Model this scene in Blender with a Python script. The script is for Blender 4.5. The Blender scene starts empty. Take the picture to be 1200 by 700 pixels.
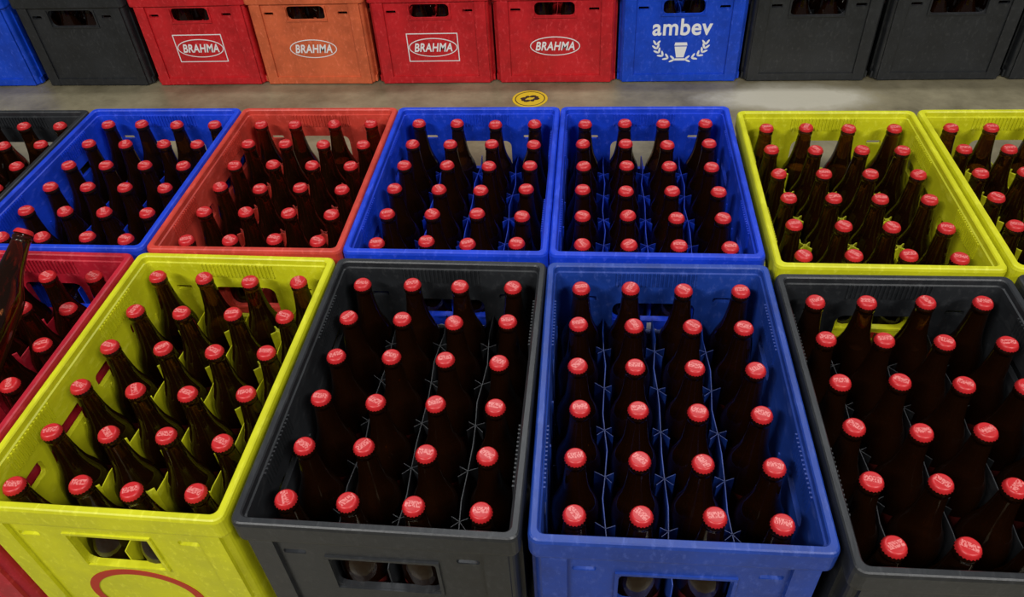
import bpy, bmesh, math, random
from mathutils import Matrix, Vector
random.seed(7)
sc=bpy.context.scene
P=0.37; L=0.5362; H=0.3056; GAP=0.0024; YB=1.806
W=0.369; LL=0.5345; S=0.086; SY=0.0862
try:
    sc.view_settings.view_transform='Standard'
    sc.view_settings.look='None'
except Exception: pass

# ---------------------------------------------------------------- materials
def lin(c):
    c=c/255.0
    return c/12.92 if c<=0.04045 else ((c+0.055)/1.055)**2.4
def rgb(r,g,b): return (lin(r),lin(g),lin(b),1)
def newmat(name):
    m=bpy.data.materials.new(name); m.use_nodes=True
    nt=m.node_tree; b=nt.nodes['Principled BSDF']
    return m,nt,b
def plastic(name,c,rough=0.42,var=0.34,bump=0.14,scuff=.6):
    m,nt,b=newmat(name)
    tc=nt.nodes.new('ShaderNodeTexCoord')
    n=nt.nodes.new('ShaderNodeTexNoise'); n.inputs['Scale'].default_value=11; n.inputs['Detail'].default_value=8; n.inputs['Roughness'].default_value=.65
    n2=nt.nodes.new('ShaderNodeTexNoise'); n2.inputs['Scale'].default_value=110; n2.inputs['Detail'].default_value=5; n2.inputs['Roughness'].default_value=.7
    mp=nt.nodes.new('ShaderNodeMapping'); mp.inputs['Scale'].default_value=(1,0.2,.6)
    nt.links.new(tc.outputs['Object'],n.inputs['Vector'])
    nt.links.new(tc.outputs['Object'],mp.inputs['Vector']); nt.links.new(mp.outputs[0],n2.inputs['Vector'])
    r=nt.nodes.new('ShaderNodeValToRGB')
    r.color_ramp.elements[0].position=0.33; r.color_ramp.elements[1].position=0.62
    d=1-var
    r.color_ramp.elements[0].color=(c[0]*d,c[1]*d,c[2]*d,1); r.color_ramp.elements[1].color=c
    nt.links.new(n.outputs['Fac'],r.inputs['Fac'])
    sr=nt.nodes.new('ShaderNodeValToRGB'); sr.color_ramp.elements[0].position=0.54; sr.color_ramp.elements[1].position=0.70
    sr.color_ramp.elements[0].color=(0,0,0,1); sr.color_ramp.elements[1].color=(scuff,scuff,scuff,1)
    nt.links.new(n2.outputs['Fac'],sr.inputs['Fac'])
    mx=nt.nodes.new('ShaderNodeMixRGB'); mx.inputs['Color2'].default_value=(min(1,c[0]*1.25+.05),min(1,c[1]*1.25+.05),min(1,c[2]*1.2+.05),1)
    nt.links.new(sr.outputs['Color'],mx.inputs['Fac']); nt.links.new(r.outputs['Color'],mx.inputs['Color1'])
    nt.links.new(mx.outputs['Color'],b.inputs['Base Color'])
    rm=nt.nodes.new('ShaderNodeMapRange'); rm.inputs['To Min'].default_value=rough-.1; rm.inputs['To Max'].default_value=rough+.15
    nt.links.new(n.outputs['Fac'],rm.inputs['Value']); nt.links.new(rm.outputs[0],b.inputs['Roughness'])
    bp=nt.nodes.new('ShaderNodeBump'); bp.inputs['Strength'].default_value=bump; bp.inputs['Distance'].default_value=0.003
    nt.links.new(n2.outputs['Fac'],bp.inputs['Height']); nt.links.new(bp.outputs[0],b.inputs['Normal'])
    return m
def flat(name,c,rough=0.5,metal=0,coat=0):
    m,nt,b=newmat(name); b.inputs['Base Color'].default_value=c
    b.inputs['Roughness'].default_value=rough; b.inputs['Metallic'].default_value=metal
    b.inputs['Coat Weight'].default_value=coat
    return m
COL={
 'blue':  plastic('plastic_blue',rgb(20,64,212)),
 'navy':  plastic('plastic_navy',rgb(28,64,156)),
 'royal': plastic('plastic_royal_blue',rgb(10,70,204)),
 'yellow':plastic('plastic_yellow',rgb(208,208,26),var=0.2),
 'red':   plastic('plastic_red',rgb(206,66,52)),
 'crimson':plastic('plastic_crimson',rgb(186,28,48)),
 'scarlet':plastic('plastic_scarlet',rgb(202,28,36)),
 'orange':plastic('plastic_orange',rgb(218,104,62)),
 'black': plastic('plastic_black',rgb(38,40,43),rough=0.4,scuff=.3),
}
EDGE={  # divider top edges: overhead-light glints painted in as a paler colour
 'blue':flat('edge_glint_blue',rgb(120,165,240),.3),'navy':flat('edge_glint_navy',rgb(140,180,240),.3),'royal':flat('edge_glint_royal',rgb(120,165,240),.3),
 'yellow':flat('edge_glint_yellow',rgb(235,235,90),.3),'red':flat('edge_glint_red',rgb(220,90,75),.3),'crimson':flat('edge_glint_crimson',rgb(200,60,75),.3),
 'scarlet':flat('edge_glint_scarlet',rgb(220,80,80),.3),'orange':flat('edge_glint_orange',rgb(230,140,100),.3),'black':flat('edge_glint_grey',rgb(225,225,228),.3)}
WHITE=flat('print_white',rgb(235,235,235),0.5)
REDP=flat('print_red',rgb(176,44,26),0.5)
glass,nt,b=newmat('bottle_amber_glass')
b.inputs['Base Color'].default_value=(0.10,0.03,0.008,1); b.inputs['Roughness'].default_value=0.05
b.inputs['IOR'].default_value=1.45; b.inputs['Transmission Weight'].default_value=.93
label=flat('bottle_label',rgb(80,18,14),0.5)
cap,nt,b=newmat('crown_cap_red')
tc=nt.nodes.new('ShaderNodeTexCoord')
sep=nt.nodes.new('ShaderNodeSeparateXYZ'); nt.links.new(tc.outputs['UV'],sep.inputs[0])
nz=nt.nodes.new('ShaderNodeTexNoise'); nz.inputs['Scale'].default_value=11; nz.inputs['Detail'].default_value=3
mp=nt.nodes.new('ShaderNodeMapping'); mp.inputs['Scale'].default_value=(1.6,0.8,1)
nt.links.new(tc.outputs['UV'],mp.inputs['Vector']); nt.links.new(mp.outputs[0],nz.inputs['Vector'])
th=nt.nodes.new('ShaderNodeMath'); th.operation='GREATER_THAN'; th.inputs[1].default_value=0.48
nt.links.new(nz.outputs['Fac'],th.inputs[0])
def math_node(op,bv=None,a_s=None,b_s=None):
    n=nt.nodes.new('ShaderNodeMath'); n.operation=op
    if bv is not None:n.inputs[1].default_value=bv
    if a_s:nt.links.new(a_s,n.inputs[0])
    if b_s:nt.links.new(b_s,n.inputs[1])
    return n.outputs[0]
fv=math_node('FRACT',a_s=sep.outputs['Y']); fu=math_node('FRACT',a_s=sep.outputs['X'])
dv=math_node('ABSOLUTE',a_s=math_node('SUBTRACT',a_s=fv,bv=0.5))
du=math_node('ABSOLUTE',a_s=math_node('SUBTRACT',a_s=fu,bv=0.5))
f=math_node('MULTIPLY',a_s=math_node('MULTIPLY',a_s=math_node('LESS_THAN',a_s=dv,bv=0.15),b_s=math_node('LESS_THAN',a_s=du,bv=0.34)),b_s=th.outputs[0])
f=math_node('MULTIPLY',a_s=f,bv=0.5)
mx=nt.nodes.new('ShaderNodeMixRGB'); mx.inputs['Color1'].default_value=rgb(190,34,38); mx.inputs['Color2'].default_value=rgb(240,165,160)
nt.links.new(f,mx.inputs['Fac']); nt.links.new(mx.outputs[0],b.inputs['Base Color'])
b.inputs['Roughness'].default_value=0.4

# ---------------------------------------------------------------- helpers
def obj(name,me,parent=None,loc=(0,0,0),rot=(0,0,0)):
    o=bpy.data.objects.new(name,me); sc.collection.objects.link(o)
    o.location=loc; o.rotation_euler=rot
    if parent: o.parent=parent
    return o
def box(bm,x0,x1,y0,y1,z0,z1,mi=0):
    vs=[bm.verts.new(p) for p in [(x0,y0,z0),(x1,y0,z0),(x1,y1,z0),(x0,y1,z0),(x0,y0,z1),(x1,y0,z1),(x1,y1,z1),(x0,y1,z1)]]
    for f in [(0,3,2,1),(4,5,6,7),(0,1,5,4),(1,2,6,5),(2,3,7,6),(3,0,4,7)]:
        fc=bm.faces.new([vs[i] for i in f]); fc.material_index=mi
def ring(bm,w,l,r,z,n=5):
    vs=[]
    for cx,cy,a0 in ((w/2-r,l/2-r,0),(-w/2+r,l/2-r,90),(-w/2+r,-l/2+r,180),(w/2-r,-l/2+r,270)):
        for k in range(n+1):
            a=math.radians(a0+90*k/n); vs.append(bm.verts.new((cx+r*math.cos(a),cy+r*math.sin(a),z)))
    return vs
def bridge(bm,a,b):
    n=len(a)
    for i in range(n): bm.faces.new([a[i],a[(i+1)%n],b[(i+1)%n],b[i]])
def rprism(bm,cx,cz,w,h,r,y0,y1,axis='y',n=4):
    pts=[]
    for sx,sz,a0 in ((1,1,0),(-1,1,90),(-1,-1,180),(1,-1,270)):
        for k in range(n+1):
            a=math.radians(a0+90*k/n); pts.append((cx+sx*(w/2-r)+r*math.cos(a),cz+sz*(h/2-r)+r*math.sin(a)))
    if axis=='y':
        A=[bm.verts.new((p[0],y0,p[1])) for p in pts]; B=[bm.verts.new((p[0],y1,p[1])) for p in pts]
    else:
        A=[bm.verts.new((y0,p[0],p[1])) for p in pts]; B=[bm.verts.new((y1,p[0],p[1])) for p in pts]
    bridge(bm,A,B); bm.faces.new(A[::-1]); bm.faces.new(B)

# ---------------------------------------------------------------- crate shell
def make_shell(name,hw,hz0,hz1,side_slots):
    bm=bmesh.new()
    prof=[(W-.022,LL-.022,.012,0.0),(W-.014,LL-.014,.013,.006),(W-.014,LL-.014,.013,.264),(W-.001,LL-.001,.014,.268),
          (W,LL,.014,.272),(W,LL,.014,H-.006),(W-.003,LL-.003,.013,H-.0015),(W-.007,LL-.007,.012,H),
          (W-.021,LL-.021,.010,H),(W-.0245,LL-.0245,.0095,H-.002),(W-.0255,LL-.0255,.009,H-.011),
          (W-.030,LL-.030,.009,H-.0125),(W-.031,LL-.031,.009,H-.02),(W-.032,LL-.032,.009,.02),(W-.036,LL-.036,.008,.016)]
    rs=[ring(bm,*p) for p in prof]
    for a,b_ in zip(rs,rs[1:]): bridge(bm,a,b_)
    bm.faces.new(rs[0][::-1]); bm.faces.new(rs[-1])
    bmesh.ops.recalc_face_normals(bm,faces=bm.faces)
    me=bpy.data.meshes.new(name); bm.to_mesh(me); bm.free()
    o=obj('tmp_shell',me)
    cb=bmesh.new()
    for sy in (-1,1):
        y0,y1=sorted((sy*(LL/2-.05),sy*(LL/2+.05)))
        rprism(cb,0,(hz0+hz1)/2,hw,hz1-hz0,.014,y0,y1)
        for cx in (-.115,.115): rprism(cb,cx,.236,.030,.010,.003,y0,y1)
    for sx in (-1,1):
        x0,x1=sorted((sx*(W/2-.05),sx*(W/2+.05)))
        for (cy,cz,w,h) in side_slots: rprism(cb,cy,cz,w,h,.008,x0,x1,'x')
    bmesh.ops.recalc_face_normals(cb,faces=cb.faces)
    cm=bpy.data.meshes.new('cut'); cb.to_mesh(cm); cb.free()
    c=obj('tmp_cut',cm)
    md=o.modifiers.new('b','BOOLEAN'); md.operation='DIFFERENCE'; md.object=c; md.solver='EXACT'
    dg=bpy.context.evaluated_depsgraph_get()
    me2=bpy.data.meshes.new_from_object(o.evaluated_get(dg))
    bpy.data.objects.remove(o); bpy.data.objects.remove(c)
    bm=bmesh.new(); bm.from_mesh(me2)
    yo=LL/2-.0075; xo=W/2-.0075
    for sy in (-1,1):
        for sx in (-1,1):
            x0,x1=sorted((sx*(W/2-.016),sx*(W/2-.048)))
            y0,y1=sorted((sy*yo,sy*(yo+.006)))
            box(bm,x0,x1,y0,y1,.004,.266)
        y0,y1=sorted((sy*yo,sy*(yo+.005)))
        box(bm,-(W/2-.048),W/2-.048,y0,y1,.004,.026)
        y0,y1=sorted((sy*(yo-.0005),sy*(yo+.0035))); e=.005
        box(bm,-hw/2-e,hw/2+e,y0,y1,hz0-e,hz0-.0005)
        if hz1+e<.262: box(bm,-hw/2-e,hw/2+e,y0,y1,hz1+.0005,hz1+e)
        box(bm,-hw/2-e,-hw/2-.0005,y0,y1,hz0,hz1); box(bm,hw/2+.0005,hw/2+e,y0,y1,hz0,hz1)
    for sx in (-1,1):
        x0,x1=sorted((sx*xo,sx*(xo+.006)))
        for cy in (-.225,-.115,0,.115,.225): box(bm,x0,x1,cy-.009,cy+.009,.004,.266)
        box(bm,x0,x1,-LL/2+.02,LL/2-.02,.004,.024)
    for sy in (-1,1):
        n=19; cw=.13
        for k in range(n):
            x=-cw/2+cw*k/(n-1)
            y0,y1=sorted((sy*(LL/2-.0125),sy*(LL/2-.0178)))
            box(bm,x-.0013,x+.0013,y0,y1,H-.040,H-.0125)
    for sx in (-1,1):
        for cy0 in (-.13,.13):
            n=15; cw=.10
            for k in range(n):
                y=cy0-cw/2+cw*k/(n-1)
                x0,x1=sorted((sx*(W/2-.0150),sx*(W/2-.0180)))
                box(bm,x0,x1,y-.0013,y+.0013,H-.046,H-.0135)
        for cy in (-.215,-.0431,.0431,.215):
            x0,x1=sorted((sx*(W/2-.0155),sx*(W/2-.0178)))
            box(bm,x0,x1,cy-.002,cy+.002,.02,.2)
    me=bpy.data.meshes.new(name); bm.to_mesh(me); bm.free()
    me.materials.clear()
    return me
def make_dividers(posts):
    rnd=random.Random(5)
    bm=bmesh.new()
    hx=W/2-.0165; hy=LL/2-.0165; zt=.186
    def wall(p,q,t,z0,z1):
        p=Vector(p);q=Vector(q);d=(q-p).normalized();n=Vector((-d.y,d.x))
        vs=[]
        for (a,z,tt) in ((p,z0,t),(q,z0,t),(p,z1,t),(q,z1,t),(p,z1+.0012,t*.6),(q,z1+.0012,t*.6)):
            vs.append([bm.verts.new((a.x+n.x*tt/2*s,a.y+n.y*tt/2*s,z)) for s in (-1,1)])
        (a0,a1),(b0,b1),(c0,c1),(d0,d1),(e0,e1),(f0,f1)=vs
        for k,f in enumerate(((a0,b0,d0,c0),(b1,a1,c1,d1),(c0,d0,f0,e0),(d1,c1,e1,f1),(e0,f0,f1,e1),(a1,a0,c0,e0,e1,c1),(b0,b1,d1,f1,f0,d0),(a0,a1,b1,b0))):
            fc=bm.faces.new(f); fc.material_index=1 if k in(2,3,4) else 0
    for i in (-1,0,1):
        x=i*S
        ys=[-hy]+[j*SY for j in (-2,-1,0,1,2)]+[hy]
        for k,(a,b_) in enumerate(zip(ys,ys[1:])):
            m=(a+b_)/2+rnd.uniform(-.01,.01); w=rnd.uniform(.001,.0038)*(1 if (k+i)%2 else -1)
            wall((x,a),(x+w,m),.0020,.014,zt); wall((x+w,m),(x,b_),.0020,.014,zt)
        for j in (-2,-1,0,1,2):
            y=j*SY
            if posts:
                for ax,ay in ((1,1),(1,-1),(-1,1),(-1,-1)):
                    wall((x,y),(x+ax*.0105,y+ay*.0105),.003,.014,.210)
                box(bm,x-.004,x+.004,y-.004,y+.004,.014,.2112)
            else:
                for q,(ax,ay) in enumerate(((1,.5),(-1,.7),(.8,-.9),(-.8,-.7))):
                    if q>=2 and rnd.random()<.45: continue
                    l_=rnd.uniform(.011,.017)
                    wall((x,y),(x+ax*l_,y+ay*l_*rnd.uniform(.7,1.1)),.0014,.014,zt)
    for j in (-2,-1,0,1,2):
        wall((-hx,j*SY),(hx,j*SY),.002,.014,.09)
    me=bpy.data.meshes.new('dividers_'+str(posts)); bm.to_mesh(me); bm.free(); return me
SLOTS=[(-.17,.225,.055,.028),(-.055,.225,.07,.028),(.055,.225,.07,.028),(.17,.225,.055,.028)]
shellA=make_shell('shell_a',.116,.165,.240,SLOTS)
shellB=make_shell('shell_b',.142,.152,.226,[(-.13,.222,.09,.022),(.13,.222,.09,.022)])
shellC=make_shell('shell_c',.118,.216,.259,SLOTS)
shellD=make_shell('shell_d',.150,.206,.258,SLOTS)
SH={'A':shellA,'B':shellB,'C':shellC,'D':shellD}
divM=make_dividers(0); divP=make_dividers(1)
cache={}
def mesh_for(base,col):
    k=(base.name,col)
    if k not in cache:
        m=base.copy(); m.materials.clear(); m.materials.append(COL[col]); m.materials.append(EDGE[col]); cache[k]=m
    return cache[k]
# ---------------------------------------------------------------- bottle meshes
PROF=[(0.0,.028),(.002,.032),(.007,.0350),(.150,.0350),(.165,.0338),(.178,.0300),(.190,.0250),(.203,.0208),(.218,.0180),
      (.238,.0155),(.258,.0138),(.262,.0134),(.2625,.0146),(.267,.0147),(.2685,.0136),(.272,.0125),(.2755,.0122)]
def add_bottle(bm,M,uvl,seg=20,cuv=(0,0),rot=0.0,lab=True):
    rings=[]
    for z,r in PROF:
        rings.append([bm.verts.new(M@Vector((r*math.cos(2*math.pi*k/seg),r*math.sin(2*math.pi*k/seg),z))) for k in range(seg)])
    for a,(A,B) in enumerate(zip(rings,rings[1:])):
        for i in range(seg):
            f=bm.faces.new([A[i],A[(i+1)%seg],B[(i+1)%seg],B[i]]); f.smooth=True; f.material_index=0
    bm.faces.new(rings[0][::-1]); bm.faces.new(rings[-1])
    if lab:
        la=[]
        for z in (.045,.125):
            la.append([bm.verts.new(M@Vector((.0352*math.cos(2*math.pi*k/seg),.0352*math.sin(2*math.pi*k/seg),z))) for k in range(seg)])
        for i in range(seg):
            f=bm.faces.new([la[0][i],la[0][(i+1)%seg],la[1][(i+1)%seg],la[1][i]]); f.smooth=True; f.material_index=2
    n=42; cr=[]
    for z,ro,amp in ((.2715,.0146,.0008),(.2735,.0144,.0007),(.2770,.0135,.0002),(.2790,.0122,0),(.2795,.0104,0),(.2793,.0096,0),(.2794,.006,0)):
        cr.append([bm.verts.new(M@Vector(((ro+(amp if k%2 else -amp))*math.cos(2*math.pi*k/n),(ro+(amp if k%2 else -amp))*math.sin(2*math.pi*k/n),z))) for k in range(n)])
    Mi=M.inverted()
    def setuv(f):
        for lp in f.loops:
            p=Mi@lp.vert.co
            x=p.x*math.cos(rot)-p.y*math.sin(rot); y=p.x*math.sin(rot)+p.y*math.cos(rot)
            lp[uvl].uv=(cuv[0]+.5+x/.030,cuv[1]+.5+y/.030)
    for A,B in zip(cr,cr[1:]):
        for i in range(n):
            f=bm.faces.new([A[i],A[(i+1)%n],B[(i+1)%n],B[i]]); f.smooth=True; f.material_index=1; setuv(f)
    f=bm.faces.new(cr[-1]); f.material_index=1; setuv(f)
def bottles_mesh(seed,skip=()):
    rnd=random.Random(seed); bm=bmesh.new(); uvl=bm.loops.layers.uv.new('UVMap')
    for i in range(4):
        for j in range(6):
            if (i,j) in skip: continue
            x=(i-1.5)*S; y=(j-2.5)*SY-.003
            tx=rnd.gauss(0,.007); ty=rnd.gauss(0,.007)
            M=Matrix.Translation((x+rnd.uniform(-.001,.001),y+rnd.uniform(-.001,.001),.0170+rnd.uniform(0,.0008)))@Matrix.Rotation(tx,4,'X')@Matrix.Rotation(ty,4,'Y')
            add_bottle(bm,M,uvl,cuv=(rnd.randint(0,30),rnd.randint(0,30)),rot=rnd.gauss(.15,.5))
    me=bpy.data.meshes.new('beer_bottles'); bm.to_mesh(me); bm.free()
    for m in (glass,cap,label): me.materials.append(m)
    return me
BM=[bottles_mesh(s) for s in (1,2,3,4)]

# ---------------------------------------------------------------- logos (flat print on crate faces)
def text_mesh(body,size,shear=0,offset=0.0,depth=.0004):
    cu=bpy.data.curves.new('t','FONT'); cu.body=body; cu.size=size; cu.shear=shear; cu.offset=offset; cu.space_character=1.06
    cu.align_x='CENTER'; cu.align_y='CENTER'; cu.extrude=depth
    o=bpy.data.objects.new('t',cu); sc.collection.objects.link(o)
    dg=bpy.context.evaluated_depsgraph_get(); me=bpy.data.meshes.new_from_object(o.evaluated_get(dg))
    bpy.data.objects.remove(o); return me
def outline(bm,pts,t,d=.0004):
    n=len(pts); out=[]
    for i in range(n):
        a=Vector(pts[i-1]);b_=Vector(pts[i]);cc=Vector(pts[(i+1)%n])
        d1=(b_-a).normalized();d2=(cc-b_).normalized();nn=(Vector((d1.y,-d1.x))+Vector((d2.y,-d2.x)))
        nn=nn/ max(.4,nn.length_squared/2)
        out.append((b_+nn*t,b_))
    vo=[bm.verts.new((o.x,o.y,d)) for o,_ in out]; vi=[bm.verts.new((i.x,i.y,d)) for _,i in out]
    vob=[bm.verts.new((o.x,o.y,-d)) for o,_ in out]
    for i in range(n):
        j=(i+1)%n; bm.faces.new([vo[i],vo[j],vi[j],vi[i]]); bm.faces.new([vob[i],vob[j],vo[j],vo[i]])
def ellipse(w,h,n=48): return [(w/2*math.cos(2*math.pi*k/n),h/2*math.sin(2*math.pi*k/n)) for k in range(n)]
def rect(w,h): return [(w/2,-h/2),(w/2,h/2),(-w/2,h/2),(-w/2,-h/2)]
def fit_text(bm,body,w,h,shear=0,dy=0,off=0):
    t=bmesh.new(); t.from_mesh(text_mesh(body,.05,shear,off))
    xs=[v.co.x for v in t.verts]; ys=[v.co.y for v in t.verts]
    kx=w/(max(xs)-min(xs)); ky=h/(max(ys)-min(ys)); mx_=(max(xs)+min(xs))/2; my=(max(ys)+min(ys))/2
    for v in t.verts: v.co.x=(v.co.x-mx_)*kx; v.co.y=(v.co.y-my)*ky+dy
    m=bpy.data.meshes.new('t'); t.to_mesh(m); t.free(); bm.from_mesh(m)
def logo_mesh(kind):
    bm=bmesh.new()
    if kind in('oval','oval_box'):
        fit_text(bm,'BRAHMA',.118,.028,.25,0,.0011)
        outline(bm,ellipse(.145,.056),.0026)
        if kind=='oval_box': outline(bm,rect(.152,.087),.0028)
    elif kind=='arch':
        fit_text(bm,'ambev',.172,.052,0,.042,.0010)
        def poly(ps):
            f=[bm.verts.new((p[0],p[1],.0004)) for p in ps]; bm.faces.new(f)
        dyy=-.008
        poly([(-.017,.002+dyy),(.017,.002+dyy),(.019,-.008+dyy),(-.019,-.008+dyy)])
        poly([(-.018,-.011+dyy),(.018,-.011+dyy),(.011,-.046+dyy),(-.011,-.046+dyy)])
        poly([(-.014,-.049+dyy),(.014,-.049+dyy),(.016,-.056+dyy),(-.016,-.056+dyy)])
        for sx in (-1,1):
            for k in range(6):
                a=math.radians(-82+k*17); R=.066; cx=sx*(R*math.cos(a)*1.0+.006); cy=-.016+R*.68*math.sin(a)
                for s2 in (-1,1):
                    ang=math.atan2(math.cos(a),-sx*math.sin(a))+s2*.6
                    lx,ly=cx+math.cos(ang)*.009,cy+math.sin(ang)*.009
                    poly([(lx+.0095*math.cos(t)*math.cos(ang)-.0032*math.sin(t)*math.sin(ang),ly+.0095*math.cos(t)*math.sin(ang)+.0032*math.sin(t)*math.cos(ang)) for t in [2*math.pi*q/10 for q in range(10)]])
    elif kind=='arc':
        outline(bm,ellipse(.150,.120),.013)
    me=bpy.data.meshes.new('logo_print'); bm.to_mesh(me); bm.free(); return me
LOGO={}
def logo(kind,mat,parent,z=.105):
    k=(kind,mat.name)
    if k not in LOGO:
        m=logo_mesh(kind); m.materials.append(mat); LOGO[k]=m
    obj('logo_print',LOGO[k],parent,(0,-(LL/2-.0070)-.0006,z),(math.radians(90),0,0))
# ---------------------------------------------------------------- crates
cnt=0
def crate(cx,cy,col,kind='A',lg=None,rot=0,skip=None,z=0,sx=1.0):
    global cnt
    e=bpy.data.objects.new('beer_crate',None); sc.collection.objects.link(e)
    e.location=(cx,cy,z); e.rotation_euler=(0,0,rot); e.empty_display_size=.05; e.scale=(sx,1,1)
    obj('shell',mesh_for(SH[kind],col),e)
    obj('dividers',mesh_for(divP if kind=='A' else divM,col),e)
    if lg: logo(lg[0],lg[1],e,lg[2] if len(lg)>2 else .085)
    me=bottles_mesh(99,skip) if skip else BM[cnt%4]
    cnt+=1
    b=obj('bottles',me,e)
    if sx!=1.0: b.scale=(1/sx,1,1)
    return e
def cc(i): return (i+.5)*P
y1=L/2; y2=L*1.5+GAP
crate(cc(-3)-.015,y1+.0,'crimson','A',('oval',WHITE),-.014,skip=((2,1),(2,2),(1,1),(1,2)))
crate(cc(-2)-.008,y1-.003,'yellow','A',('arc',REDP,.081),-.016)
crate(cc(-1)-.003,y1-.008,'black','B',None,-.009)
crate(cc(0)+.001,y1-.008,'navy','B',('arch',WHITE,.070),.006)
crate(cc(1)+.007,y1-.028,'black','B',None,.008)
crate(cc(2)+.014,y1-.020,'black','B')
crate(cc(-4)-.006,y2-.003,'black','B')
crate(cc(-3)-.003,y2+.003,'blue','B',('arch',WHITE,.075))
crate(cc(-2),y2+.003,'red','A',('oval',WHITE))
crate(cc(-1),y2+.004,'blue','B',('arch',WHITE,.075))
crate(cc(0),y2+.004,'blue','B',('arch',WHITE,.075))
crate(cc(1)+.011,y2-.018,'yellow','A',('arc',REDP,.081),-.004)
crate(cc(2)+.017,y2-.015,'yellow','A',('arc',REDP,.081))
back=[(-2.008,'royal','C',('arch',WHITE,.135)),(-1.596,'black','D',None),(-1.203,'scarlet','C',('oval_box',WHITE,.128)),
      (-.822,'orange','C',('oval',WHITE,.122)),(-.435,'scarlet','C',('oval_box',WHITE,.122)),(-.047,'scarlet','C',('oval',WHITE,.122)),
      (.336,'royal','C',('arch',WHITE,.135)),(.724,'black','D',None),(1.113,'black','D',None),(1.50,'black','D',None)]
for k,(x,c,kd,lg) in enumerate(back):
    crate(x,YB+LL/2,c,kd,lg,[.01,-.008,.010,-.006,.006,-.006,.003,-.004,.004,0][k],sx=1.035)

# bottle lying propped over the left crate
bm=bmesh.new(); uvl=bm.loops.layers.uv.new('UVMap'); add_bottle(bm,Matrix.Identity(4),uvl,seg=28,lab=False)
me=bpy.data.meshes.new('beer_bottle'); bm.to_mesh(me); bm.free()
for m in (glass,cap,label): me.materials.append(m)
lb=obj('beer_bottle',me)
d=Vector((.020,.1175,.078)).normalized()
capp=Vector((-.842,.430,.430)); base=capp-d*.278
lb.rotation_euler=d.to_track_quat('Z','Y').to_euler(); lb.location=base

# ---------------------------------------------------------------- floor, sticker, wall
floor_m,nt,b=newmat('concrete_floor')
tc=nt.nodes.new('ShaderNodeTexCoord')
n=nt.nodes.new('ShaderNodeTexNoise'); n.inputs['Scale'].default_value=4.5; n.inputs['Detail'].default_value=10; n.inputs['Roughness'].default_value=.7
nt.links.new(tc.outputs['Object'],n.inputs['Vector'])
r=nt.nodes.new('ShaderNodeValToRGB'); r.color_ramp.elements[0].position=.33; r.color_ramp.elements[1].position=.68
r.color_ramp.elements[0].color=rgb(98,91,70); r.color_ramp.elements[1].color=rgb(150,141,114)
nt.links.new(n.outputs['Fac'],r.inputs['Fac'])
mp=nt.nodes.new('ShaderNodeMapping'); mp.inputs['Location'].default_value=(-.68*3.4,-1.70*9,0); mp.inputs['Scale'].default_value=(3.4,9,1)
nt.links.new(tc.outputs['Object'],mp.inputs['Vector'])
vl=nt.nodes.new('ShaderNodeVectorMath'); vl.operation='LENGTH'; nt.links.new(mp.outputs[0],vl.inputs[0])
ad=nt.nodes.new('ShaderNodeMath'); ad.operation='MULTIPLY_ADD'; ad.inputs[1].default_value=1.2; nt.links.new(n.outputs['Fac'],ad.inputs[0]); nt.links.new(vl.outputs['Value'],ad.inputs[2])
r2=nt.nodes.new('ShaderNodeValToRGB'); r2.color_ramp.elements[0].position=.60; r2.color_ramp.elements[0].color=(1,1,1,1); r2.color_ramp.elements[1].position=.78; r2.color_ramp.elements[1].color=(0,0,0,1)
hf=nt.nodes.new('ShaderNodeMath'); hf.operation='MULTIPLY'; hf.inputs[1].default_value=.5; nt.links.new(ad.outputs[0],hf.inputs[0]); nt.links.new(hf.outputs[0],r2.inputs['Fac'])
mx=nt.nodes.new('ShaderNodeMixRGB'); mx.inputs['Color2'].default_value=rgb(186,180,162)
nt.links.new(r2.outputs['Color'],mx.inputs['Fac']); nt.links.new(r.outputs['Color'],mx.inputs['Color1'])
nt.links.new(mx.outputs[0],b.inputs['Base Color']); b.inputs['Roughness'].default_value=.33
bp=nt.nodes.new('ShaderNodeBump'); bp.inputs['Strength'].default_value=.25; bp.inputs['Distance'].default_value=.01; nt.links.new(n.outputs['Fac'],bp.inputs['Height']); nt.links.new(bp.outputs[0],b.inputs['Normal'])
bm=bmesh.new(); box(bm,-6,6,-4,6,-.1,0); me=bpy.data.meshes.new('floor'); bm.to_mesh(me); bm.free(); me.materials.append(floor_m); obj('floor',me)
wm=plastic('painted_wall',rgb(120,118,110),rough=.8,var=.1,bump=.2)
bm=bmesh.new(); box(bm,-6,6,6,6.15,-.1,4.5); me=bpy.data.meshes.new('wall_back'); bm.to_mesh(me); bm.free(); me.materials.append(wm); obj('wall_back',me)
sy=flat('sticker_yellow',rgb(206,176,30),.5); sk=flat('sticker_black',rgb(30,28,22),.5)
bm=bmesh.new()
def disc(bm,r0,r1,z,mi,n=48):
    o=[bm.verts.new((r1*math.cos(2*math.pi*k/n),r1*math.sin(2*math.pi*k/n),z)) for k in range(n)]
    if r0>0:
        i_=[bm.verts.new((r0*math.cos(2*math.pi*k/n),r0*math.sin(2*math.pi*k/n),z)) for k in range(n)]
        for k in range(n):
            f=bm.faces.new([o[k],o[(k+1)%n],i_[(k+1)%n],i_[k]]); f.material_index=mi
    else:
        f=bm.faces.new(o); f.material_index=mi
    return o
o=disc(bm,0,.055,.002,0); lo=[bm.verts.new((v.co.x,v.co.y,0)) for v in o]
for k in range(48): bm.faces.new([lo[k],lo[(k+1)%48],o[(k+1)%48],o[k]])
disc(bm,.044,.047,.0023,1)
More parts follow.
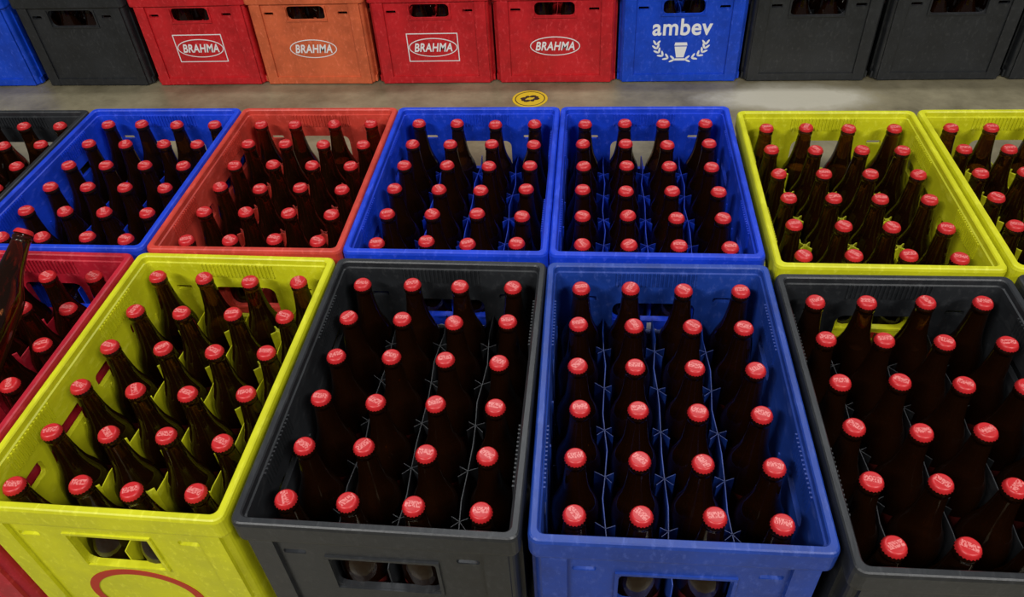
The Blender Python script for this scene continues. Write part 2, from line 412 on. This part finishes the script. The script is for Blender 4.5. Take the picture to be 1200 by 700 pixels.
for a in range(8):
    t=a*math.pi/4+.2; cx,cy=.022*math.cos(t),.014*math.sin(t)
    f=bm.faces.new([bm.verts.new((cx+(.011 if a%2 else .007)*math.cos(q*math.pi/5),cy+.007*math.sin(q*math.pi/5),.0023+a*.00003)) for q in range(10)]); f.material_index=1
me=bpy.data.meshes.new('floor_sticker'); bm.to_mesh(me); bm.free(); me.materials.append(sy); me.materials.append(sk)
obj('floor_sticker',me,None,(-.123,1.700,0),(0,0,.3))

# ---------------------------------------------------------------- lights
def area(name,loc,tgt,sx,sy_,e,col=(1,1,1)):
    l=bpy.data.lights.new(name,'AREA'); l.shape='RECTANGLE'; l.size=sx; l.size_y=sy_; l.energy=e; l.color=col
    o=obj(name,l,None,loc); o.rotation_euler=(Vector(tgt)-Vector(loc)).to_track_quat('-Z','Y').to_euler(); return o
area('ceiling_lamp',(-2.0,-2.2,3.5),(-.6,1.2,0),1.6,.3,130,(1,.98,.94))
area('ceiling_lamp.001',(2.2,-2.0,3.5),(.8,1.2,0),1.6,.3,120,(1,.98,.94))
area('ceiling_lamp.002',(.2,2.4,3.6),(.2,1,0),2.4,.3,55,(.96,.98,1))
w=bpy.data.worlds.new('world'); sc.world=w; w.use_nodes=True
w.node_tree.nodes['Background'].inputs[0].default_value=(.9,.94,1,1); w.node_tree.nodes['Background'].inputs[1].default_value=.10

# ---------------------------------------------------------------- camera
yaw,pitch,roll,fpx=-.132,.7276,-.0674,906.78
fwd=Vector((math.sin(yaw)*math.cos(pitch),math.cos(yaw)*math.cos(pitch),-math.sin(pitch)))
r_=fwd.cross(Vector((0,0,1))).normalized(); u_=r_.cross(fwd)
rr=r_*math.cos(roll)+u_*math.sin(roll); uu=-r_*math.sin(roll)+u_*math.cos(roll)
cd=bpy.data.cameras.new('camera'); cam=bpy.data.objects.new('camera',cd); sc.collection.objects.link(cam)
M=Matrix((( rr.x,uu.x,-fwd.x,.071),(rr.y,uu.y,-fwd.y,-.5047),(rr.z,uu.z,-fwd.z,1.144),(0,0,0,1)))
cam.matrix_world=M; cd.sensor_fit='HORIZONTAL'; cd.sensor_width=36; cd.lens=fpx/1200*36; cd.clip_start=.02
sc.camera=cam
